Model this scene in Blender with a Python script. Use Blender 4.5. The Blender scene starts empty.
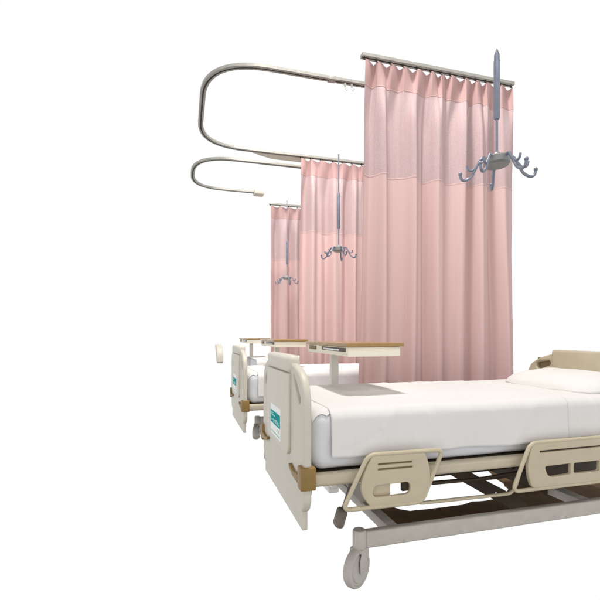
import bpy, bmesh, math, random
from mathutils import Vector, Matrix, noise
R = math.radians
scene = bpy.context.scene
COL = scene.collection

# ------------------------------------------------------------------ materials
def mat(name, col, rough=.5, metal=0., var=.06, vscale=14., bump=.0, bscale=60., spec=.5, translucent=0., alpha=1., sheen=0., scratch=0.):
    m = bpy.data.materials.new(name); m.use_nodes = True
    nt = m.node_tree; N = nt.nodes; L = nt.links
    b = N['Principled BSDF']
    b.inputs['Roughness'].default_value = rough
    b.inputs['Metallic'].default_value = metal
    b.inputs['Specular IOR Level'].default_value = spec
    if sheen:
        b.inputs['Sheen Weight'].default_value = sheen
    tc = N.new('ShaderNodeTexCoord')
    no = N.new('ShaderNodeTexNoise'); no.inputs['Scale'].default_value = vscale; no.inputs['Detail'].default_value = 6
    L.new(tc.outputs['Object'], no.inputs['Vector'])
    mr = N.new('ShaderNodeMapRange'); mr.inputs[1].default_value = .3; mr.inputs[2].default_value = .7
    mr.inputs[3].default_value = 1 - var; mr.inputs[4].default_value = 1 + var
    L.new(no.outputs[0], mr.inputs[0])
    mul = N.new('ShaderNodeVectorMath'); mul.operation = 'SCALE'
    mul.inputs[0].default_value = col
    L.new(mr.outputs[0], mul.inputs['Scale'])
    last = mul.outputs[0]
    if scratch:
        n2 = N.new('ShaderNodeTexNoise'); n2.inputs['Scale'].default_value = 46; n2.inputs['Detail'].default_value = 9
        n2.inputs['Roughness'].default_value = .75
        L.new(tc.outputs['Object'], n2.inputs['Vector'])
        r2 = N.new('ShaderNodeMapRange'); r2.inputs[1].default_value = .60; r2.inputs[2].default_value = .72
        r2.inputs[3].default_value = 0; r2.inputs[4].default_value = scratch
        L.new(n2.outputs[0], r2.inputs[0])
        mx = N.new('ShaderNodeMix'); mx.data_type = 'RGBA'
        L.new(r2.outputs[0], mx.inputs['Factor']); L.new(last, mx.inputs['A'])
        mx.inputs['B'].default_value = (col[0]*.45, col[1]*.42, col[2]*.36, 1)
        last = mx.outputs['Result']
    L.new(last, b.inputs['Base Color'])
    rr = N.new('ShaderNodeMapRange'); rr.inputs[3].default_value = max(.05, rough-.08); rr.inputs[4].default_value = min(1, rough+.1)
    L.new(no.outputs[0], rr.inputs[0]); L.new(rr.outputs[0], b.inputs['Roughness'])
    if bump:
        n3 = N.new('ShaderNodeTexNoise'); n3.inputs['Scale'].default_value = bscale; n3.inputs['Detail'].default_value = 4
        L.new(tc.outputs['Object'], n3.inputs['Vector'])
        bp = N.new('ShaderNodeBump'); bp.inputs['Strength'].default_value = bump; bp.inputs['Distance'].default_value = .004
        L.new(n3.outputs[0], bp.inputs['Height']); L.new(bp.outputs[0], b.inputs['Normal'])
    if translucent or alpha < 1:
        out = N['Material Output']; sh = b.outputs[0]
        if translucent:
            tr = N.new('ShaderNodeBsdfTranslucent'); L.new(last, tr.inputs[0])
            ms = N.new('ShaderNodeMixShader'); ms.inputs[0].default_value = translucent
            L.new(sh, ms.inputs[1]); L.new(tr.outputs[0], ms.inputs[2]); sh = ms.outputs[0]
        L.new(sh, out.inputs[0])
    return m

def cloth_mat(name, col, weave=900., tr=.2, holes=0., streak=.08, col2=None, mesh=None):
    """woven cloth: thread bump, faint vertical streaks, some translucency, real gaps for open mesh"""
    m = bpy.data.materials.new(name); m.use_nodes = True
    nt = m.node_tree; N = nt.nodes; L = nt.links
    b = N['Principled BSDF']; b.inputs['Roughness'].default_value = .9
    b.inputs['Specular IOR Level'].default_value = .15
    uv = N.new('ShaderNodeUVMap')
    mp = N.new('ShaderNodeMapping'); mp.inputs['Scale'].default_value = (26 if mesh else 70, 1.2, 1)
    L.new(uv.outputs[0], mp.inputs[0])
    no = N.new('ShaderNodeTexNoise'); no.inputs['Scale'].default_value = 1.; no.inputs['Detail'].default_value = 5
    L.new(mp.outputs[0], no.inputs['Vector'])
    n2 = N.new('ShaderNodeTexNoise'); n2.inputs['Scale'].default_value = 160.; n2.inputs['Detail'].default_value = 3
    L.new(uv.outputs[0], n2.inputs['Vector'])
    ad = N.new('ShaderNodeMath'); ad.operation = 'MULTIPLY_ADD'; ad.inputs[1].default_value = .5
    L.new(n2.outputs[0], ad.inputs[0]); L.new(no.outputs[0], ad.inputs[2])
    mr = N.new('ShaderNodeMapRange'); mr.inputs[1].default_value = .45; mr.inputs[2].default_value = 1.05
    mr.inputs[3].default_value = 0; mr.inputs[4].default_value = 1
    L.new(ad.outputs[0], mr.inputs[0])
    mx = N.new('ShaderNodeMix'); mx.data_type = 'RGBA'
    c2 = col2 or tuple(min(.95, q*(1+streak*2)) for q in col)
    c1 = tuple(q*(1-streak) for q in col)
    mx.inputs['A'].default_value = (*c1, 1); mx.inputs['B'].default_value = (*c2, 1)
    L.new(mr.outputs[0], mx.inputs['Factor'])
    if mesh:
        # the open weave: rows of small knots that show as a fine grain
        m5 = N.new('ShaderNodeMapping'); m5.inputs['Scale'].default_value = (210, 135, 1)
        vr = N.new('ShaderNodeTexVoronoi'); vr.inputs['Scale'].default_value = 1.; vr.inputs['Randomness'].default_value = .55
        L.new(uv.outputs[0], m5.inputs[0]); L.new(m5.outputs[0], vr.inputs['Vector'])
        r5 = N.new('ShaderNodeMapRange'); r5.inputs[1].default_value = .25; r5.inputs[2].default_value = .62; r5.inputs[4].default_value = .7
        L.new(vr.outputs['Distance'], r5.inputs[0])
        mx2 = N.new('ShaderNodeMix'); mx2.data_type = 'RGBA'
        L.new(r5.outputs[0], mx2.inputs['Factor']); L.new(mx.outputs['Result'], mx2.inputs['A']); mx2.inputs['B'].default_value = (*mesh, 1)
        mx = mx2
    L.new(mx.outputs['Result'], b.inputs['Base Color'])
    bp = N.new('ShaderNodeBump'); bp.inputs['Strength'].default_value = .25; bp.inputs['Distance'].default_value = .002
    L.new(n2.outputs[0], bp.inputs['Height']); L.new(bp.outputs[0], b.inputs['Normal'])
    t = N.new('ShaderNodeBsdfTranslucent'); L.new(mx.outputs['Result'], t.inputs[0])
    ms = N.new('ShaderNodeMixShader'); ms.inputs[0].default_value = tr
    L.new(b.outputs[0], ms.inputs[1]); L.new(t.outputs[0], ms.inputs[2])
    sh = ms.outputs[0]
    if holes:
        vo = N.new('ShaderNodeTexNoise'); vo.inputs['Scale'].default_value = 1.; vo.inputs['Detail'].default_value = 2
        m2 = N.new('ShaderNodeMapping'); m2.inputs['Scale'].default_value = (420, 120, 1)
        L.new(uv.outputs[0], m2.inputs[0]); L.new(m2.outputs[0], vo.inputs['Vector'])
        gt = N.new('ShaderNodeMapRange'); gt.inputs[1].default_value = .40; gt.inputs[2].default_value = .66
        gt.inputs[3].default_value = 0.; gt.inputs[4].default_value = holes*2
        L.new(vo.outputs[0], gt.inputs[0])
        tp = N.new('ShaderNodeBsdfTransparent')
        m3 = N.new('ShaderNodeMixShader'); L.new(gt.outputs[0], m3.inputs[0])
        L.new(sh, m3.inputs[1]); L.new(tp.outputs[0], m3.inputs[2]); sh = m3.outputs[0]
    L.new(sh, N['Material Output'].inputs[0])
    return m

M = {}
M['board'] = mat('ivory_board_plastic', (.57, .535, .455), .48, var=.045, vscale=9, bump=.12, bscale=180, scratch=.06)
M['saddle'] = mat('ivory_saddle_plastic', (.605, .57, .49), .48, var=.035, vscale=9, bump=.12, bscale=180, scratch=.05)
M['rail'] = mat('beige_rail_plastic', (.51, .44, .31), .42, var=.04, vscale=12, bump=.10, bscale=200, scratch=.10)
M['deck'] = mat('beige_deck_steel', (.50, .44, .33), .5, var=.06, scratch=.10)
M['headb'] = mat('beige_headboard_plastic', (.475, .42, .30), .5, var=.05, vscale=9, bump=.12, bscale=180)
M['base'] = mat('grey_base_steel', (.45, .42, .375), .5, var=.06, vscale=20, bump=.08, bscale=150, scratch=.25)
M['base_dark'] = mat('shaded_lift_steel', (.050, .036, .022), .6, var=.2, scratch=.3, spec=.2)  # steel made near black: the shade under the deck is in the colour
M['shade_fill'] = mat('brown_shade_filler', (.048, .030, .014), .6, var=.15)  # colour of the added box that stands in for under-bed shade
M['pedal'] = mat('grey_brown_pedal', (.21, .18, .15), .6, var=.15, scratch=.3)
M['cup'] = mat('olive_handle_cup', (.24, .185, .10), .6)
M['black'] = mat('black_rubber', (.022, .019, .017), .6)
M['caster'] = mat('grey_caster_rubber', (.43, .405, .37), .6, var=.06, scratch=.3)
M['clamp'] = mat('brown_clamp_plastic', (.25, .15, .035), .45, var=.08)
M['mattress'] = mat('white_mattress_cover', (.66, .665, .69), .7, var=.03, vscale=7, bump=.18, bscale=40)
M['wood'] = mat('light_wood_laminate', (.33, .20, .07), .22, var=.12, vscale=30)
M['tpanel'] = mat('cream_table_panel', (.80, .755, .62), .45, var=.03, scratch=.04)
M['post'] = mat('white_post_steel', (.72, .70, .65), .4, var=.03)
M['slot'] = mat('dark_slot', (.05, .035, .02), .5)
M['latch'] = mat('brown_latch', (.18, .11, .04), .5)
M['chrome'] = mat('brushed_steel', (.62, .62, .62), .3, metal=1.)
M['track'] = mat('aluminium_track', (.35, .34, .305), .36, metal=.3, var=.08, vscale=20)
M['trackdark'] = mat('track_slot', (.035, .03, .025), .6)
M['iv'] = mat('grey_blue_painted_steel', (.22, .235, .30), .4, metal=.25, var=.1, vscale=40)
M['ivhub'] = mat('grey_olive_hub', (.25, .255, .25), .45, metal=.2, var=.1)
M['card'] = mat('white_card', (.82, .83, .82), .4, var=.01)
M['teal'] = mat('teal_print', (.0, .30, .30), .75, var=.06, spec=.1)
M['tealpale'] = mat('pale_teal_print', (.48, .76, .76), .7)
M['green'] = mat('green_print', (.09, .36, .17), .4)
M['greyprint'] = mat('grey_print', (.45, .45, .52), .5)
M['floor'] = mat('brown_floor', (.125, .08, .042), .85, var=.22, vscale=9, bump=.1, scratch=.3, spec=.1)  # brown floor, deepened to carry some of the bed's shade
M['ceil'] = mat('cream_ceiling', (.72, .68, .58), .8, var=.04)
M['pink'] = cloth_mat('pink_curtain_cloth', (.63, .445, .43), tr=.10, streak=.022)
M['pinkhead'] = cloth_mat('dusty_pink_heading', (.46, .295, .285), tr=.05, streak=.04)
M['pinkmesh'] = cloth_mat('open_mesh_pink', (.55, .35, .34), tr=.12, holes=.03, streak=.06, col2=(.62, .545, .555), mesh=(.48, .335, .335))
M['sheet'] = cloth_mat('white_cotton_blanket', (.755, .735, .722), tr=.06, streak=.012)
M['sheet2'] = cloth_mat('white_cotton_sheet', (.76, .745, .725), tr=.06, streak=.012)
M['pillow'] = cloth_mat('white_pillowcase', (.76, .75, .725), tr=.05, streak=.012)

# ------------------------------------------------------------------ helpers
def obj(name, me, m=None, parent=None, origin=None, sharp=35):
    """link a mesh written in world coordinates; its origin moves to the parent's"""
    o = bpy.data.objects.new(name, me); COL.objects.link(o)
    if m is not None:
        me.materials.clear(); me.materials.append(m)
    if me.polygons:
        me.polygons.foreach_set('use_smooth', [True]*len(me.polygons))
        me.set_sharp_from_angle(angle=R(sharp))
    p = Vector((0, 0, 0))
    q = parent
    while q is not None:
        p = p + q.location; q = q.parent
    if parent is not None:
        me.transform(Matrix.Translation(-p)); o.parent = parent
    elif origin is not None:
        me.transform(Matrix.Translation(-Vector(origin))); o.location = origin
    return o

def tag(o, label=None, cat=None, group=None, kind=None):
    if label: o['label'] = label
    if cat: o['category'] = cat
    if group: o['group'] = group
    if kind: o['kind'] = kind
    return o

def thing(name, loc, label, cat, group=None):
    o = bpy.data.objects.new(name, None); COL.objects.link(o); o.location = loc
    o.empty_display_size = .1
    return tag(o, label, cat, group)

def copy_tree(o, parent=None, shift=None, label=None):
    c = o.copy(); COL.objects.link(c); c.parent = parent
    if shift is not None: c.location = o.location + Vector(shift)
    if label: c['label'] = label
    for ch in list(o.children): copy_tree(ch, c)
    return c

def bm_mesh(bm, name='m'):
    bmesh.ops.recalc_face_normals(bm, faces=bm.faces)
    me = bpy.data.meshes.new(name); bm.to_mesh(me); bm.free(); return me

def box_bm(bm, x0, x1, y0, y1, z0, z1, bev=0., seg=2, mtx=None):
    t = bmesh.new(); bmesh.ops.create_cube(t, size=1)
    for v in t.verts:
        v.co = Vector((x0+(v.co.x+.5)*(x1-x0), y0+(v.co.y+.5)*(y1-y0), z0+(v.co.z+.5)*(z1-z0)))
    if bev:
        bmesh.ops.bevel(t, geom=list(t.edges), offset=bev, segments=seg, profile=.5, affect='EDGES')
    if mtx is not None: t.transform(mtx)
    me = bpy.data.meshes.new('t'); t.to_mesh(me); t.free(); bm.from_mesh(me); bpy.data.meshes.remove(me)

def box(x0, x1, y0, y1, z0, z1, bev=.004, seg=2, mtx=None):
    bm = bmesh.new(); box_bm(bm, x0, x1, y0, y1, z0, z1, bev, seg, mtx); return bm_mesh(bm)

def eval_curve(cu):
    o = bpy.data.objects.new('t', cu); COL.objects.link(o)
    dg = bpy.context.evaluated_depsgraph_get()
    me = bpy.data.meshes.new_from_object(o.evaluated_get(dg))
    bpy.data.objects.remove(o); bpy.data.curves.remove(cu)
    bm = bmesh.new(); bm.from_mesh(me); bpy.data.meshes.remove(me)
    bmesh.ops.remove_doubles(bm, verts=bm.verts, dist=1e-5)
    return bm

def plate(outline, holes, t0, t1, axis, bev=.004):
    """flat board: outline and holes in the plane across `axis`, thickness t0..t1 along it"""
    cu = bpy.data.curves.new('p', 'CURVE'); cu.dimensions = '2D'; cu.fill_mode = 'BOTH'
    for pts in [outline]+list(holes):
        s = cu.splines.new('POLY'); s.points.add(len(pts)-1); s.use_cyclic_u = True
        for p, (a, b) in zip(s.points, pts): p.co = (a, b, 0, 1)
    cu.extrude = max(1e-4, (t1-t0)/2-bev); cu.bevel_depth = bev; cu.bevel_resolution = 2; cu.offset = -bev
    bm = eval_curve(cu)
    mid = (t0+t1)/2
    for v in bm.verts:
        a, b, c = v.co
        v.co = (mid+c, a, b) if axis == 'X' else ((a, mid+c, b) if axis == 'Y' else (a, b, mid+c))
    return bm_mesh(bm)

def fillet(pts, r, closed=True, n=7):
    """round the corners of a 2D or 3D polyline; r is a number or one per corner"""
    P = [Vector(p) for p in pts]; out = []
    m = len(P)
    for i, p in enumerate(P):
        rr = r[i] if isinstance(r, (list, tuple)) else r
        if (not closed and i in (0, m-1)) or rr <= 0:
            out.append(p); continue
        a = P[(i-1) % m]-p; b = P[(i+1) % m]-p
        d = min(rr, a.length*.49, b.length*.49)
        s = p+a.normalized()*d; e = p+b.normalized()*d
        for k in range(n+1):
            t = k/n; out.append(s*(1-t)**2+p*2*t*(1-t)+e*t*t)
    return [tuple(q) for q in out]

def tube_bm(path, rad, closed=False, res=4):
    cu = bpy.data.curves.new('p', 'CURVE'); cu.dimensions = '3D'; cu.bevel_depth = rad; cu.bevel_resolution = res
    cu.use_fill_caps = True
    s = cu.splines.new('POLY'); s.points.add(len(path)-1); s.use_cyclic_u = closed
    for p, c in zip(s.points, path): p.co = (*c, 1)
    return eval_curve(cu)

def tube(path, rad, closed=False, res=4):
    return bm_mesh(tube_bm(path, rad, closed, res))

def merge(*mes):
    bm = bmesh.new()
    for me in mes:
        bm.from_mesh(me); bpy.data.meshes.remove(me)
    return bm_mesh(bm)

def lathe(prof, cx, cy, n=24, axis=None, center=None):
    """prof: (radius, z); turned about the vertical line through cx, cy"""
    bm = bmesh.new(); rings = []
    for r, z in prof:
        rings.append([bm.verts.new((cx+r*math.cos(2*math.pi*k/n), cy+r*math.sin(2*math.pi*k/n), z)) for k in range(n)])
    for A, B in zip(rings, rings[1:]):
        for k in range(n): bm.faces.new((A[k], A[(k+1) % n], B[(k+1) % n], B[k]))
    bm.faces.new(rings[0]); bm.faces.new(rings[-1])
    return bm_mesh(bm)

def grid_mesh(f, nu, nv, uvscale=(1, 1)):
    """f(u, v) -> point, with a UV layer in metres-like units"""
    verts = [f(i/nu, j/nv) for j in range(nv+1) for i in range(nu+1)]
    faces = [(j*(nu+1)+i, j*(nu+1)+i+1, (j+1)*(nu+1)+i+1, (j+1)*(nu+1)+i) for j in range(nv) for i in range(nu)]
    me = bpy.data.meshes.new('g'); me.from_pydata(verts, [], faces)
    uv = me.uv_layers.new(name='UVMap')
    for p in me.polygons:
        for li in p.loop_indices:
            vi = me.loops[li].vertex_index
            uv.data[li].uv = ((vi % (nu+1))/nu*uvscale[0], (vi//(nu+1))/nv*uvscale[1])
    return me

PITCH = 1.84

# ------------------------------------------------------------------ hospital bed (nearest one is the master)
BX0, BX1, BY0, BY1 = .50, 2.52, 1.665, 2.585        # foot end, head end, near side, far side
BYC = (BY0+BY1)/2
bed = thing('hospital_bed', (1.5, BYC, 0), 'nearest ivory hospital bed, the only one showing its wheels, side rails and headboard', 'hospital bed', 'hospital beds in a row')

def mirror(pts): return [(2*BYC-y, z) for y, z in pts]

def board_outline(z0, ztop, zs):
    near = [(BY0+.03, z0), (BY0, z0+.05), (BY0, zs), (BY0+.022, zs+.062), (BY0+.075, zs+.107), (BY0+.16, ztop-.008), (BY0+.25, ztop)]
    return fillet(near + list(reversed(mirror(near))), [.03, .03, .05, .05, .06, .05, 0]+[0, .05, .06, .05, .05, .03, .03], n=5)

def slot_hole(a, b, w, n=8):
    a = Vector(a); b = Vector(b); d = (b-a).normalized(); nn = Vector((-d.y, d.x)); pts = []
    for k in range(n+1):
        t = math.pi*k/n; pts.append(tuple(b+nn*w*math.cos(t)+d*w*math.sin(t)))
    for k in range(n+1):
        t = math.pi*k/n; pts.append(tuple(a-nn*w*.7*math.cos(t)-d*w*.7*math.sin(t)))
    return pts

h1 = slot_hole((BY0+.165, .905), (BY0+.075, .822), .019)
fb = obj('footboard', plate(board_outline(.345, .972, .83), [h1, mirror(h1)], .478, .514, 'X', .011), M['board'], bed)
obj('kick_panel', plate(fillet([(BY0+.04, .265), (BY0+.04, .37), (BY1-.04, .37), (BY1-.04, .265)], [.012, 0, 0, .012]), [], .484, .507, 'X', .004), M['board'], fb)
SY0, SY1 = 1.882, 2.385
obj('saddle_panel', plate(fillet([(SY0+.005, .535), (SY1-.005, .535), (SY1, .92), (SY0, .92)], [.05, .05, 0, 0]), [], .463, .480, 'X', .006), M['saddle'], fb)
obj('saddle_cap', box(.4620, .527, SY0, SY1, .9205, 1.005, .024, 5), M['saddle'], fb)
# information card on the saddle
card = obj('information_card', box(.4605, .4635, 2.03, 2.265, .566, .728, .0008, 1), M['card'], fb)
obj('printed_panel', box(.4590, .4607, 2.034, 2.261, .628, .694, 0), M['teal'], card)
rnd = random.Random(5)
bmp = bmesh.new()
for z, ys in ((.683, (2.19, 2.245)), (.672, (2.15, 2.245)), (.656, (2.10, 2.135)), (.650, (2.06, 2.20)), (.641, (2.05, 2.19)), (.645, (2.215, 2.24))):
    y = ys[0]
    while y < ys[1]-.006:
        w = rnd.uniform(.006, .018); box_bm(bmp, .4582, .4592, y, min(y+w, ys[1]), z-.0026, z+.0026, 0); y += w+.004
obj('printed_text', bm_mesh(bmp), M['tealpale'], card)
bmp = bmesh.new()
for z, ys in ((.612, (2.05, 2.10)), (.603, (2.05, 2.08))):
    y = ys[0]
    while y < ys[1]:
        w = rnd.uniform(.005, .012); box_bm(bmp, .4596, .4607, y, y+w, z-.002, z+.002, 0); y += w+.004
obj('small_print', bm_mesh(bmp), M['greyprint'], card)
obj('printed_line', box(.4594, .4607, 2.04, 2.255, .581, .5845, 0), M['green'], card)
# brown clamps round both edges
def clamp(mir):
    f = (lambda y: 2*BYC-y) if mir else (lambda y: y)
    def bx(x0, x1, a, b, z0, z1, bv): a, b = sorted((f(a), f(b))); return box(x0, x1, a, b, z0, z1, bv)
    arm = plate([(f(y), z) for y, z in fillet([(1.70, .468), (1.70, .506), (1.80, .496), (1.868, .512), (1.868, .494), (1.80, .474)], .01)], [], .462, .479, 'X', .003)
    return merge(bx(.462, .529, 1.652, 1.712, .452, .548, .006), arm)
obj('corner_clamp', clamp(False), M['clamp'], fb)
obj('corner_clamp', clamp(True), M['clamp'], fb)

# headboard
h2 = slot_hole((BY0+.19, .900), (BY0+.11, .880), .026)
def head_outline():
    near = [(BY0+.03, .45), (BY0, .5), (BY0, .82), (BY0+.03, .888), (BY0+.12, .94), (BY0+.222, .966), (BY0+.226, .97)]
    return fillet(near+list(reversed(mirror(near))), [.03, .03, .05, .05, .05, 0, 0]+[0, 0, .05, .05, .05, .03, .03], n=5)
hb = obj('headboard', plate(head_outline(), [h2, mirror(h2)], BX1-.02, BX1+.02, 'X', .012), M['headb'], bed)
obj('headboard_panel', box(BX1-.030, BX1+.028, BY0+.225, BY1-.225, .48, .996, .016, 4), M['headb'], hb)
for ya, yb in ((BY0+.07, BY0+.215), (BY1-.215, BY1-.07)): obj('handle_cup', box(BX1+.012, BX1+.0175, ya, yb, .845, .935, .002), M['cup'], hb)

# mattress: a puffy rounded block with a fitted sheet
def mattress_mesh():
    bm = bmesh.new()
    box_bm(bm, .527, 2.485, BY0+.03, BY1-.03, .511, .772, .056, 6)
    bmesh.ops.subdivide_edges(bm, edges=[e for e in bm.edges if e.calc_length() > .3], cuts=22, use_grid_fill=True)
    bmesh.ops.subdivide_edges(bm, edges=[e for e in bm.edges if e.calc_length() > .13], cuts=5, use_grid_fill=True)
    for v in bm.verts:
        p = v.co
        q = noise.noise(Vector((p.x*3.1, p.y*3.7, p.z*5)))*.006+noise.noise(Vector((p.x*9, p.y*9, p.z*11)))*.0025
        c = Vector((p.x, p.y-BYC, p.z-.644)); n = Vector((0, c.y, c.z*1.5)).normalized()
        if p.x < .7: n = (n+Vector((-(.7-p.x)*5, 0, 0))).normalized()
        v.co = p+n*q
    return bm_mesh(bm)
mt = obj('mattress', mattress_mesh(), M['mattress'], bed, sharp=80)
def tuck_mesh():
    # the fitted sheet over the foot end, its elastic hem gathered in scallops near the top edge
    yn, yf, zt, r = BY0+.0255, BY1-.0255, .7765, .054
    def f(u, v):
        x = .531+u*.20
        e = max(0, .054-(x-.527)); drop = r-math.sqrt(max(0, r*r-e*e))
        sc = abs(math.sin((x-.531)*44+.5))**.7
        L1 = (yf-yn)-2*r; La = math.pi/2*r; tot = L1+La*(.66-.16*sc)
        q = v*tot
        if q < L1: p = (yf-r-q, zt)
        else:
            a = (q-L1)/r; p = (yn+r-r*math.sin(a), zt-r+r*math.cos(a))
        return (x, p[0]+drop*.25, p[1]-drop*(1 if p[1] > .72 else .8)+.002*noise.noise(Vector((x*9, p[0]*6, 2))))
    return grid_mesh(f, 60, 90, (.2, 1.))
obj('sheet_corner', tuck_mesh(), M['sheet'], mt, sharp=80)

# mattress deck and its side bars
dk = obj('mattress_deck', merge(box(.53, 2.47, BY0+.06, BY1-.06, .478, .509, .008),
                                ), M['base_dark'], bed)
def bar_y(y0, y1): return box(.515, 2.47, y0, y1, .456, .512, .018, 4)
obj('deck_rail', bar_y(BY0+.004, BY0+.052), M['deck'], bed)
obj('deck_rail', bar_y(BY1-.052, BY1-.004), M['deck'], bed)
obj('deck_rail', box(.518, .60, BY0+.053, BY1-.053, .458, .505, .014, 3), M['deck'], bed)
# dark rods under the deck, and a dark box added for the shade there
obj('drive_rod', merge(tube([(1.22, 1.87, .345), (1.62, 1.87, .338), (2.2, 1.87, .36)], .010), tube([(1.18, 2.02, .33), (2.2, 2.02, .335)], .013),
                       box(1.62, 2.05, 1.93, 2.12, .36, .45, .012), tube([(1.15, 1.79, .378), (1.42, 1.79, .372), (1.75, 1.79, .39)], .007)), M['base_dark'], bed)
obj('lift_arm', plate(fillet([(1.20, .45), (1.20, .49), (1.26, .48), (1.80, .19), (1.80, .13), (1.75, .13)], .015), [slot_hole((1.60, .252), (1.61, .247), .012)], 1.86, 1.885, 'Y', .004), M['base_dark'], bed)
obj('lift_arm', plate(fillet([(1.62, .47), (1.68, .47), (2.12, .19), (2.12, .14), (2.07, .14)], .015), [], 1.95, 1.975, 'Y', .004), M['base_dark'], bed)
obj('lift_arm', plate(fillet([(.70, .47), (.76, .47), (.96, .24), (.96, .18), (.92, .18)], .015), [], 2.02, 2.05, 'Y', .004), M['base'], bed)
obj('shade_fill_box', box(1.80, 2.44, 1.85, 2.36, .262, .472, .02, 3), M['shade_fill'], bed)  # added dark box, filling in for shade below the head end
gb = fillet([(1.035, 1.76, .37), (1.06, 1.76, .30), (1.62, 1.76, .292), (1.66, 1.76, .40)], .05, closed=False)
obj('guard_bar', tube(gb, .0085), M['rail'], bed)
obj('foot_pedal', merge(tube(fillet([(.84, 1.95, .45), (.80, 1.95, .32), (.765, 1.95, .22)], .05, closed=False), .013),
                        box(-.024, .024, -.03, .03, -.048, .048, .018, 3, Matrix.Translation((.749, 1.95, .19)) @ Matrix.Rotation(R(18), 4, 'Y'))), M['pedal'], bed)

# wheeled base
bs = obj('base_frame', merge(box(.768, 2.46, 1.683, 1.722, .162, .236, .009, 3), box(.768, 2.46, BY1-.075, BY1-.036, .162, .236, .009, 3),
                             box(.90, .955, 1.7225, BY1-.0755, .172, .222, .006), box(2.035, 2.10, 1.7225, BY1-.0755, .172, .222, .006)), M['base'], bed)
def caster(x, y, turn, yaw_fork):
    k = obj('caster', merge(lathe([(.026, .150), (.030, .156), (.030, .236), (.026, .242)], x, y, 20)), M['base'], bed)
    bm = bmesh.new(); n = 36
    prof = [(.012, -.021), (.055, -.021), (.058, -.017), (.066, -.017), (.069, -.021), (.078, -.019), (.083, -.010), (.083, .010), (.078, .019), (.069, .021), (.066, .017), (.058, .017), (.055, .021), (.012, .021)]
    rings = [[bm.verts.new((r*math.cos(2*math.pi*i/n), w, r*math.sin(2*math.pi*i/n))) for i in range(n)] for r, w in prof]
    for A, B in zip(rings, rings[1:]+rings[:1]):
        for i in range(n): bm.faces.new((A[i], A[(i+1) % n], B[(i+1) % n], B[i]))
    mx = Matrix.Translation((x, y, .083)) @ Matrix.Rotation(turn, 4, 'Z') @ Matrix.Translation((-.022, 0, 0))
    bm.transform(mx)
    obj('wheel', bm_mesh(bm), M['caster'], k)
    fk = bmesh.new()
    for s in (-1, 1):
        p = eval_plate([(-.036, .066), (-.014, .066), (.026, .130), (.026, .162), (-.022, .162), (-.040, .12)], .0265 if s > 0 else -.0325, .0325 if s > 0 else -.0265)
        fk.from_mesh(p); bpy.data.meshes.remove(p)
    box_bm(fk, -.03, .028, -.032, .032, .150, .166, .005)
    box_bm(fk, -.031, -.013, -.036, .036, .074, .092, .006)
    fk.transform(Matrix.Translation((x, y, 0)) @ Matrix.Rotation(turn, 4, 'Z'))
    obj('fork', bm_mesh(fk), M['caster'], k)
def eval_plate(pts, t0, t1): return plate(fillet(pts, .01), [], t0, t1, 'Y', .002)
for x, y, a in ((.744, 1.703, 34), (.744, BY1-.055, 60), (2.44, 1.703, 150), (2.44, BY1-.055, 120)):
    caster(x, y, R(a), 0)

# side rails: a slanting tube loop round a pierced panel
def side_rail_foot():
    y = 1.638
    loop = fillet([(.640, y, .364), (.757, y, .588), (1.122, y, .584), (1.016, y, .360)], .035)
    sr = obj('side_rail', tube(loop, .0095, True), M['rail'], bed)
    out = fillet([(.765, .366), (.726, .42), (.720, .47), (.748, .54), (.775, .583), (1.025, .581), (1.045, .54), (1.058, .47), (1.038, .40), (1.012, .364)], [.0, .05, .05, .05, .0, .0, .05, .05, .05, .0])
    hole = fillet([(.775, .405), (.780, .455), (.955, .457), (.955, .405)], .026)
    g1 = fillet([(.80, .541), (.80, .5485), (.965, .5475), (.965, .540)], .003)
    g2 = fillet([(.80, .519), (.80, .5265), (.967, .5255), (.967, .518)], .003)
    pn = obj('panel', plate(out, [hole, g1, g2], y-.007, y+.010, 'Y', .004), M['rail'], sr)
    obj('groove_shade_plate', box(.795, .972, y+.004, y+.0085, .513, .553, .001, 1), M['cup'], pn)  # darker plate: the shadow in the grooves is put into its colour
    obj('rail_bracket', box(.785, .868, y+.0115, BY0+.003, .385, .50, .004), M['rail'], sr); obj('rail_bracket', box(.925, .965, y+.0115, BY0+.003, .41, .50, .004), M['base_dark'], sr)
def side_rail_head():
    y = 1.638
    loop = fillet([(1.500, y, .356), (1.605, y, .580), (2.33, y, .580), (2.40, y, .356)], .04)
    sr = obj('side_rail', tube(loop, .0095, True), M['rail'], bed)
    out = fillet([(1.612, .362), (1.588, .42), (1.584, .48), (1.598, .54), (1.618, .577), (2.32, .577), (2.345, .54), (2.36, .47), (2.37, .362)], [.02, .05, .05, .04, .02, 0, .05, .05, .02])
    ho = fillet([(1.70, .420), (1.685, .462), (1.845, .464), (1.845, .412), (1.725, .408)], [.03, .012, .008, .008, .03])
    ho2 = fillet([(1.862, .412), (1.862, .464), (2.03, .464), (2.03, .412)], .012)
    g1 = fillet([(1.655, .531), (1.655, .540), (2.27, .540), (2.27, .533)], .003)
    pn = obj('panel', plate(out, [ho, ho2, g1], y-.008, y+.012, 'Y', .004), M['rail'], sr)
    obj('groove_shade_plate', box(1.65, 2.28, y+.0075, y+.0105, .522, .548, .001, 1), M['slot'], pn)  # dark plate painting the shadow inside the long groove
    obj('rail_bracket', box(1.61, 1.66, y+.0125, BY0+.003, .40, .50, .004), M['base'], sr); obj('rail_bracket', box(2.12, 2.17, y+.0125, BY0+.003, .40, .50, .004), M['base'], sr)
side_rail_foot(); side_rail_head()
bed_two = copy_tree(bed, shift=(0, PITCH, 0), label='middle ivory hospital bed, half hidden behind the nearest bed')
bed_three = thing('hospital_bed', (1.5, BYC+2*PITCH, 0), 'farthest hospital bed, only a pale sliver of its footboard showing', 'hospital bed', 'hospital beds in a row')
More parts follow.
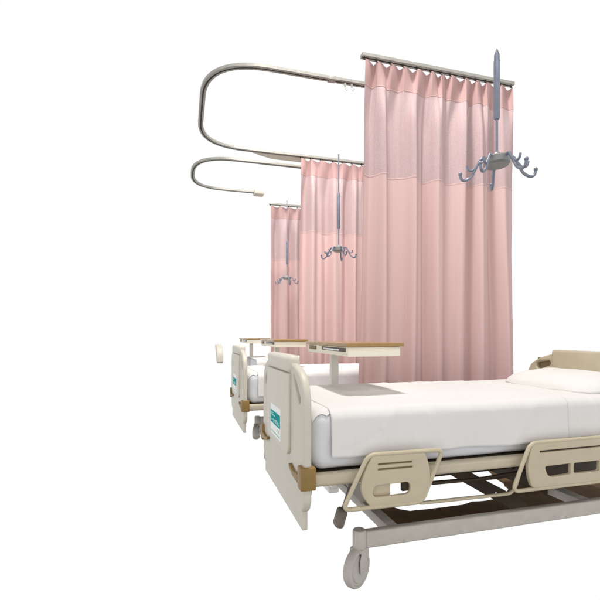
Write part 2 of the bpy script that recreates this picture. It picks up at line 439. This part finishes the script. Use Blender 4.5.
obj('mattress', box(.95, 2.48, BY0+.03+2*PITCH, BY1-.03+2*PITCH, .585, .772, .05, 5), M['mattress'], bed_three)
yy = BY0+2*PITCH
obj('footboard', plate(fillet([(yy+.03, .735), (yy-.005, .755), (yy, .83), (yy+.022, .892), (yy+.075, .937), (yy+.16, .965), (yy+.26, .985), (yy+.30, .97), (yy+.27, .90), (yy+.18, .86), (yy+.11, .80)], .03), [], .395, .474, 'X', .010), M['board'], bed_three)

# ------------------------------------------------------------------ bedding
def cover_mesh(xa, xb, zt, y_far, y_near, hem, rag, seed, lift=0., far_hang=.10, skew=(0, 0)):
    """a cloth laid over the mattress and hanging down its near side; u along the bed, v across it"""
    r = .052
    L1 = far_hang; L2 = (y_far-y_near)-2*r; La = math.pi/2*r; L3 = zt-r-hem
    tot = L1+La+L2+La+L3
    def f(u, v):
        s = v*tot; t = s/tot
        x = xa+(xb-xa)*u
        x += (skew[0]*(1-u)+skew[1]*u)*max(0, min(1, (s-L1-La)/L2)) if L2 else 0
        w = noise.noise(Vector((x*2.3+seed, s*2.8, seed)))*.007+noise.noise(Vector((x*6+seed, s*7, 3)))*.0022
        cr = noise.noise(Vector((x*1.7+.5*s+seed, s*1.5-x*.7, seed+2)))
        w += .0045*max(0, 1-abs(cr)*9)**2*math.copysign(1, noise.noise(Vector((x, s, seed)))+.2)
        cr = noise.noise(Vector((x*3.3-s*1.2, s*2.2+x*.4, seed+6)))
        w += .0025*max(0, 1-abs(cr)*8)**2
        w *= min(1, u/.07)
        if s < L1:
            p = (y_far, zt-r-(L1-s)); n = (1, 0)
        elif s < L1+La:
            a = (s-L1)/r; p = (y_far-r+r*math.cos(a), zt-r+r*math.sin(a)); n = (math.cos(a), math.sin(a))
        elif s < L1+La+L2:
            p = (y_far-r-(s-L1-La), zt); n = (0, 1)
        elif s < L1+La+L2+La:
            a = (s-L1-La-L2)/r; p = (y_near+r-r*math.sin(a), zt-r+r*math.cos(a)); n = (-math.sin(a), math.cos(a))
        else:
            q = s-L1-La-L2-La; hz = L3+rag*(noise.noise(Vector((x*2.2, seed, 1)))+.35*noise.noise(Vector((x*6, seed, 4))))
            q = q/L3*hz
            fl = q/L3
            p = (y_near-.006*fl, zt-r-q); n = (-1, 0)
            w = w*.9+fl*(.004*math.sin(x*13+1.1*math.sin(x*5))+.002*noise.noise(Vector((x*11, seed, 9))))
        return (x, p[0]+n[0]*(w+lift), p[1]+n[1]*(abs(w) if n[1] > .5 else w)+n[1]*lift)
    return grid_mesh(f, 150, 110, ((xb-xa), tot))

def with_thickness(o, t):
    s = o.modifiers.new('thickness', 'SOLIDIFY'); s.thickness = t; s.offset = 1
    return o

sheet = obj('bed_sheet', cover_mesh(1.72, 2.47, .7765, BY1-.024, BY0+.0225, .568, .006, 2.), M['sheet2'], origin=(2.1, BYC, .7765), sharp=80)
tag(with_thickness(sheet, .002), 'plain white sheet showing beyond the blanket under the pillow of the nearest bed', 'bed sheet')
blank = obj('blanket', cover_mesh(.606, 1.885, .7795, BY1-.019, BY0+.017, .570, .007, 7.), M['sheet'], origin=(1.25, BYC, .783), sharp=80)
tag(with_thickness(blank, .003), 'off white blanket spread over the nearest bed, hem hanging above its side rails', 'blanket', 'blankets on the hospital beds')
b2 = copy_tree(blank, shift=(0, PITCH, 0), label='white blanket on the middle bed, seen below the nearest tabletop')
b3 = copy_tree(blank, shift=(.30, 2*PITCH, 0), label='white blanket on the farthest bed, glimpsed past the middle footboard')

def pillow_mesh():
    cx, cy, cz = 2.295, 2.095, .800; a, b, hgt = .205, .335, .075
    bm = bmesh.new(); bmesh.ops.create_uvsphere(bm, u_segments=96, v_segments=56, radius=1)
    uv = bm.loops.layers.uv.new('UVMap')
    def se(v, p): return math.copysign(abs(v)**p, v)
    for v in bm.verts:
        x, y, z = v.co; lat = math.asin(max(-1, min(1, z))); lon = math.atan2(y, x)
        cl = math.cos(lat)**.62
        X = a*cl*se(math.cos(lon), .55); Y = b*cl*se(math.sin(lon), .55)
        pin = (abs(X/a)**3)*(abs(Y/b)**3)
        Z = hgt*se(math.sin(lat), .95)*(1-.55*pin)
        Z += .006*noise.noise(Vector((X*8, Y*8, 1)))+.004*noise.noise(Vector((X*18, Y*18, Z*10)))*math.cos(lat)
        Z = max(Z, -.018) if Z < 0 else Z
        rim = math.exp(-(lat/.10)**2)
        X *= 1+.018*rim; Y *= 1+.014*rim
        z2 = cz+Z+.10*X
        v.co = (cx+X, cy+Y, z2)
    for f in bm.faces:
        for l in f.loops: l[uv].uv = (l.vert.co.x, l.vert.co.y)
    return bm_mesh(bm)
pl = obj('pillow', pillow_mesh(), M['pillow'], origin=(2.295, 2.095, .79), sharp=80)
tag(pl, 'plump white pillow lying against the headboard of the nearest bed', 'pillow')

# ------------------------------------------------------------------ overbed tables
TX0, TX1, TY0, TY1, TZ = .82, 1.158, 2.04, 2.80, 1.057
tb = thing('overbed_table', (.99, 2.74, 0), 'nearest overbed table, wood edged top casting its shade on the blanket', 'overbed table', 'overbed tables across the beds')
obj('tabletop', plate(fillet([(TX0, TY0), (TX1, TY0), (TX1, TY1), (TX0, TY1)], .008), [], TZ-.020, TZ, 'Z', .003), M['wood'], tb)
ap = obj('table_apron', box(TX0+.012, TX1-.018, TY0+.014, TY1-.012, .984, TZ-.021, .004), M['tpanel'], tb)
obj('slot_recess', box(TX0+.0085, TX0+.013, TY0+.045, TY0+.44, 1.0090, 1.0295, .001, 1), M['slot'], ap)
obj('slide_handle', box(TX0+.004, TX0+.0105, TY0+.13, TY0+.40, 1.0125, 1.0225, .002, 2), M['chrome'], ap)
obj('latch', box(TX0+.006, TX0+.0125, TY0+.56, TY0+.70, 1.0050, 1.0305, .003, 2), M['latch'], ap)
obj('post', box(.965, 1.018, 2.675, 2.722, .051, .983, .008, 3), M['post'], tb)
obj('foot', box(.955, 1.03, 2.70, 2.90, .010, .05, .012, 3), M['post'], tb)
copy_tree(tb, shift=(0, PITCH, 0), label='middle overbed table, its wood edged top just behind the nearest table')
copy_tree(tb, shift=(0, 2*PITCH, 0), label='farthest overbed table, small wood edged top left of the middle one')

# ------------------------------------------------------------------ curtain tracks
RZ = 3.19
def sweep(path, prof, closed=False):
    """prof: (sideways, up) loop; the path lies level"""
    bm = bmesh.new(); P = [Vector(p) for p in path]; rings = []
    for i, p in enumerate(P):
        t = (P[min(i+1, len(P)-1)]-P[max(i-1, 0)]).normalized(); n = Vector((t.y, -t.x, 0)).normalized()
        rings.append([bm.verts.new(p+n*a+Vector((0, 0, b))) for a, b in prof])
    m = len(prof)
    for A, B in zip(rings, rings[1:]):
        for k in range(m): bm.faces.new((A[k], A[(k+1) % m], B[(k+1) % m], B[k]))
    bm.faces.new(rings[0]); bm.faces.new(rings[-1])
    return bm_mesh(bm)
CHAN = [(-.022, 0), (-.0075, 0), (-.0075, .012), (.0075, .012), (.0075, 0), (.022, 0), (.025, .003), (.025, .025), (.021, .028), (-.021, .028), (-.025, .025), (-.025, .003)]
SLOT = [(-.0068, .004), (.0068, .004), (.0068, .0118), (-.0068, .0118)]
def track(name, path, label, group=None):
    o = obj(name, sweep(path, CHAN), M['track'], origin=path[0])
    tag(o, label, 'curtain track', group)
    obj('track_groove', sweep(path, SLOT), M['trackdark'], o)
    return o
def u_path(y0, y1, x0, xa, xb, r):
    return fillet([(xa, y0, RZ), (x0, y0, RZ), (x0, y1, RZ), (xb, y1, RZ)], r, closed=False, n=14)
G = 'ceiling curtain tracks'
t1 = track('curtain_track', [(1.285+i*.1373, 2.90, RZ) for i in range(11)], 'short straight silver track carrying the nearest pink curtain', G)
t2 = track('curtain_track', u_path(3.235, 4.72, .155, 2.5, 2.5, .50), 'large looped silver track rounding off left of the nearest curtain', G)
t3 = track('curtain_track', u_path(5.03, 6.10, .105, 1.50, 1.00, .50), 'small looped silver track below the large loop, cut off before the farthest curtain', G)
t4 = track('curtain_track', [(1.315+i*.12, 6.58, RZ) for i in range(11)], 'short silver track above the farthest small pink curtain', G)
# loose runners on the big loop's near arm
def runner(x, y):
    return merge(lathe([(.006, RZ-.028), (.010, RZ-.020), (.010, RZ-.004), (.006, RZ+.002)], x, y, 10),
                 tube(fillet([(x, y, RZ-.026), (x, y, RZ-.046), (x+.018, y, RZ-.056), (x+.022, y, RZ-.034)], .012, closed=False), .004))
for x in (1.285, 1.345): obj('runner', runner(x, 3.235), M['post'], t2)
obj('track_joint', box(1.14, 1.20, 3.208, 3.2625, RZ-.002, RZ+.0295, .002), M['track'], t2)
obj('end_stop', merge(box(.985, 1.13, 6.02, 6.16, RZ-.03, RZ+.06, .012), tube(fillet([(1.03, 6.10, RZ+.05), (1.00, 6.10, RZ+.14), (1.05, 6.10, RZ+.17)], .02, closed=False), .004)), M['ceil'], t3)
# the scrap of ceiling left between the two loops
cl = obj('ceiling', plate([(.70, 4.775), (1.40, 4.775), (1.40, 4.93), (1.02, 4.93), (.86, 4.87)], [], RZ+.028, RZ+.045, 'Z', .003), M['ceil'])
tag(cl, kind='structure')

# ------------------------------------------------------------------ curtains
def smooth(a, b, t):
    t = max(0, min(1, (t-a)/(b-a))); return t*t*(3-2*t)
def make_curtain(label, X0, X1, Y, nf, seed, flare):
    rn = random.Random(seed)
    W = X1-X0
    root = thing('privacy_curtain', (X0, Y, .4), label, 'curtain', 'pink privacy curtains')
    # uneven spacing of the runners
    ks = [0.]
    for i in range(nf): ks.append(ks[-1]+rn.uniform(.75, 1.25))
    ks = [k/ks[-1] for k in ks]
    low = [(rn.uniform(.6, 1.5), rn.uniform(0, 6.28)) for _ in range(nf)]
    ztop, zband, zmesh, zbot = RZ-.020, 2.985, 2.315, .38
    drift = [rn.uniform(-.5, .5) for _ in range(nf+1)]
    def seg(u):
        for i in range(nf):
            if u <= ks[i+1]: return i, (u-ks[i])/(ks[i+1]-ks[i])
        return nf-1, 1.
    def pos(u, z):
        h = (ztop-z)/(ztop-zbot)                       # 0 top, 1 hem
        i, t = seg(u)
        # heading: a deep fold between each two runners; lower down broader, softer waves take over
        amp = .030*low[i][0]
        tk = .62
        saw = (t/tk) if t < tk else 1-(t-tk)/(1-tk)
        saw = saw*saw*(3-2*saw)*.6+saw*.4
        top = (-.020+.036*saw)*(.6+.5*low[i][0])
        uu = u+.012*noise.noise(Vector((u*4, h*1.3, seed)))*h*2
        body = .050*math.sin(2*math.pi*(uu*nf*.5)+2.2*noise.noise(Vector((u*3+seed, h*.6, 0))))
        body += .017*math.sin(2*math.pi*(uu*nf*.94)+seed+1.8*noise.noise(Vector((u*5, h*.9, seed+3))))
        body += .004*noise.noise(Vector((u*30, h*1.8, seed)))
        k = min(1, max(0, h/.16)); k = k*k*(3-2*k)
        y = top*(1-k*.75)+body*k
        # sharper crests, like pressed pleats
        y += .007*abs(noise.noise(Vector((u*17+seed, h*.5, 5))))*k
        skew = -math.cos(t*2*math.pi)*.0
        xx = X0+W*u+.020*math.sin(math.pi*t)*(1-k)*low[i][0]
        xx += -flare*(1-u)**3*max(0, h-.25)**1.4+.055*u**3*h+.006*noise.noise(Vector((h*3, u*2, seed)))*h
        if u < .02 or u > .98: xx += .004*noise.noise(Vector((h*9, u*5, seed+8)))
        sag = .011*max(0, math.sin(min(1, t*1.0)**1.5*math.pi))**1.2*max(0, 1-h/.05)
        return (xx, Y+y, z-sag)
    def strip(za, zb, nv, d=0.):
        L = za-zb
        def f(u, v):
            p = pos(u, za-v*L); return (p[0], p[1]+d, p[2])
        return grid_mesh(f, 420, nv, (W*1.6, L))
    obj('heading', strip(ztop, zband, 26), M['pinkhead'] , root, sharp=80)
    obj('mesh_panel', strip(zband, zmesh, 24), M['pinkmesh'], root, sharp=80)
    body = obj('curtain_body', strip(zmesh, zbot, 60), M['pink'], root, sharp=80)
    # stitched seam tapes where the panels meet
    def seam(z, hgt):
        def f(u, v):
            p = pos(u, z+hgt*(.5-v)); return (p[0], p[1]-.0012*math.sin(math.pi*v)-.0008, p[2])
        return grid_mesh(f, 420, 4, (W*1.6, hgt))
    obj('seam', seam(zmesh, .012), M['pink'], root, sharp=80)
    obj('seam', seam(zband, .010), M['pinkhead'], root, sharp=80)
    for i in range(nf+1):
        u = ks[i]; p = pos(min(.999, max(.001, u)), ztop)
        x, y = p[0], p[1]
        me = merge(lathe([(.004, RZ-.016), (.008, RZ-.010), (.008, RZ+.003)], x, Y, 10),
                   tube([(x, Y, RZ-.012), (x, y, ztop-.012)], .003))
        obj('runner', me, M['trackdark'], root)
    return root
c1 = make_curtain('nearest and largest pink privacy curtain with mesh top, behind the nearest bed', 1.305, 2.645, 2.90, 12, 3, .10)
c2 = make_curtain('middle pink privacy curtain with mesh top, partly covered by the nearest curtain', 1.315, 2.45, 4.72, 9, 11, .02)
c3 = make_curtain('farthest and smallest pink privacy curtain, left of the other two', 1.335, 2.45, 6.58, 9, 23, .02)

# ------------------------------------------------------------------ ceiling hung infusion hooks
IVG = 'infusion hangers over the beds'
def make_hanger(label, Y, rod_top):
    X = 1.25; Z = 1.822
    root = thing('infusion_hanger', (X, Y, Z), label, 'infusion hanger', IVG)
    obj('rod', lathe([(.0055, Z+.02), (.0055, 2.01)], X, Y, 14), M['iv'], root)
    if rod_top is None:
        obj('sleeve', lathe([(.009, 1.995), (.0125, 2.0), (.0125, 2.235), (.011, 2.245), (.011, 2.262), (.002, 2.288)], X, Y, 18), M['iv'], root)
    else:
        obj('sleeve', lathe([(.009, 1.995), (.0125, 2.0), (.0125, 2.285), (.006, 2.295)], X, Y, 18), M['iv'], root)
        obj('upper_rod', lathe([(.0055, 2.29), (.0055, rod_top)], X, Y, 12), M['iv'], root)
    obj('hub', lathe([(.018, Z-.020), (.044, Z-.020), (.051, Z-.013), (.051, Z+.011), (.044, Z+.017), (.022, Z+.020), (.012, Z+.034)], X, Y, 36), M['ivhub'], root)
    for a, dz in ((158, 0.), (206, 0.), (274, 0.), (330, 0.), (58, 0.)):
        ca, sa = math.cos(R(a)), math.sin(R(a))
        def q(r, z): return (X+ca*r, Y+sa*r, Z+z)
        main = fillet([q(.040, .000), q(.060, .016), q(.082, -.022), q(.100, -.062), q(.126, -.078), q(.142, -.072), q(.146, -.052)], .016, closed=False, n=5)
        spur = fillet([q(.078, -.014), q(.096, -.036), q(.114, -.034), q(.118, -.014)], .012, closed=False, n=5)
        bm = tube_bm(main, 0.0058, res=3)
        me = bm_mesh(bm)
        obj('hook', merge(me, tube(spur, .005, res=3), lathe([(.002, Z-.058), (.008, Z-.052), (.008, Z-.046), (.002, Z-.040)], *q(.146, 0)[:2], 10)), M['iv'], root)
    return root
make_hanger('nearest and largest grey infusion hanger in front of the right edge of the nearest curtain', 1.45, None)
make_hanger('middle grey infusion hanger with thick sleeve, hanging before the middle curtain', 3.29, 2.62)
make_hanger('farthest and smallest grey infusion hanger, hanging before the farthest curtain', 5.13, 2.80)

# ------------------------------------------------------------------ the piece of floor seen under the nearest bed
def ragged(pts, step=.045, amp=.022):
    """the broken edge of a torn-off piece"""
    out = []; m = len(pts)
    for i in range(m):
        a = Vector(pts[i]); b = Vector(pts[(i+1) % m]); d = b-a; k = max(1, int(d.length/step)); n = Vector((-d.y, d.x)).normalized()
        for j in range(k):
            p = a+d*j/k; out.append(tuple(p+n*amp*noise.noise(Vector((p.x*9, p.y*9, 4)))))
    return out
fl = obj('floor', plate(ragged([(1.04, 2.05), (4.2, 2.05), (4.2, 3.5), (2.62, 3.45), (2.40, 2.85), (2.26, 2.52), (2.12, 2.36), (1.60, 2.325), (1.36, 2.33), (1.24, 2.46), (1.15, 2.42)]), [], -.02, -.001, 'Z', .002), M['floor'])
tag(fl, kind='structure')

# ------------------------------------------------------------------ camera, world, lamps
cam = bpy.data.cameras.new('camera'); co = bpy.data.objects.new('camera', cam); COL.objects.link(co)
co.location = (0, 0, 1.1); co.rotation_euler = (R(90), 0, R(-15.5))
cam.sensor_width = 36; cam.lens = 36*417/600; cam.shift_y = 35/600; cam.clip_start = .05; cam.clip_end = 200
scene.camera = co

w = bpy.data.worlds.new('World'); scene.world = w; w.use_nodes = True
N = w.node_tree.nodes; L = w.node_tree.links; bg = N['Background']
tc = N.new('ShaderNodeTexCoord'); sp = N.new('ShaderNodeSeparateXYZ'); L.new(tc.outputs['Generated'], sp.inputs[0])
rp = N.new('ShaderNodeValToRGB'); e = rp.color_ramp.elements
e[0].position = .155; e[0].color = (.10, .08, .06, 1)  # dark lower part added out of view, keeps undersides shaded
e[1].position = .20; e[1].color = (1, 1, 1, 1)
q = e.new(.818); q.color = (1, 1, 1, 1)
q = e.new(.84); q.color = (.14, .137, .13, 1)  # overhead part dimmed out of view to deepen the table's shadow
mr = N.new('ShaderNodeMapRange'); mr.inputs[1].default_value = -1; mr.inputs[2].default_value = 1
L.new(sp.outputs['Z'], mr.inputs[0]); L.new(mr.outputs[0], rp.inputs[0]); L.new(rp.outputs[0], bg.inputs[0])
bg.inputs[1].default_value = 1.0

def area(loc, target, size, power, col=(1, 1, 1), spread=R(180)):
    l = bpy.data.lights.new('unseen_lamp', 'AREA'); l.shape = 'RECTANGLE'; l.size = size[0]; l.size_y = size[1]; l.energy = power; l.color = col; l.spread = spread
    o = bpy.data.objects.new('unseen_lamp', l); COL.objects.link(o); o.location = loc
    o.rotation_euler = (Vector(target)-Vector(loc)).to_track_quat('-Z', 'Y').to_euler()
    return o
area((1.1, 2.3, 5.2), (1.2, 2.4, 0), (.34, .34), 150, (1, .975, .94))
area((.3, -.7, 4.7), (1.9, 3.6, 1.4), (1.0, 1.0), 50, (1, .975, .94))  # added front fill for the curtain faces, no actual fitting
area((1.2, 4.0, 5.0), (1.6, 4.7, 0), (.8, .8), 19, (1, .975, .94), R(64))  # added unseen lamp, brightens the middle curtain
area((1.2, 5.8, 5.0), (1.6, 6.5, 0), (.8, .8), 20, (1, .975, .94), R(64))  # added unseen lamp, brightens the farthest curtain

scene.view_settings.view_transform = 'Standard'; scene.view_settings.look = 'None'
scene.view_settings.exposure = 0; scene.view_settings.gamma = 1
scene.render.film_transparent = False
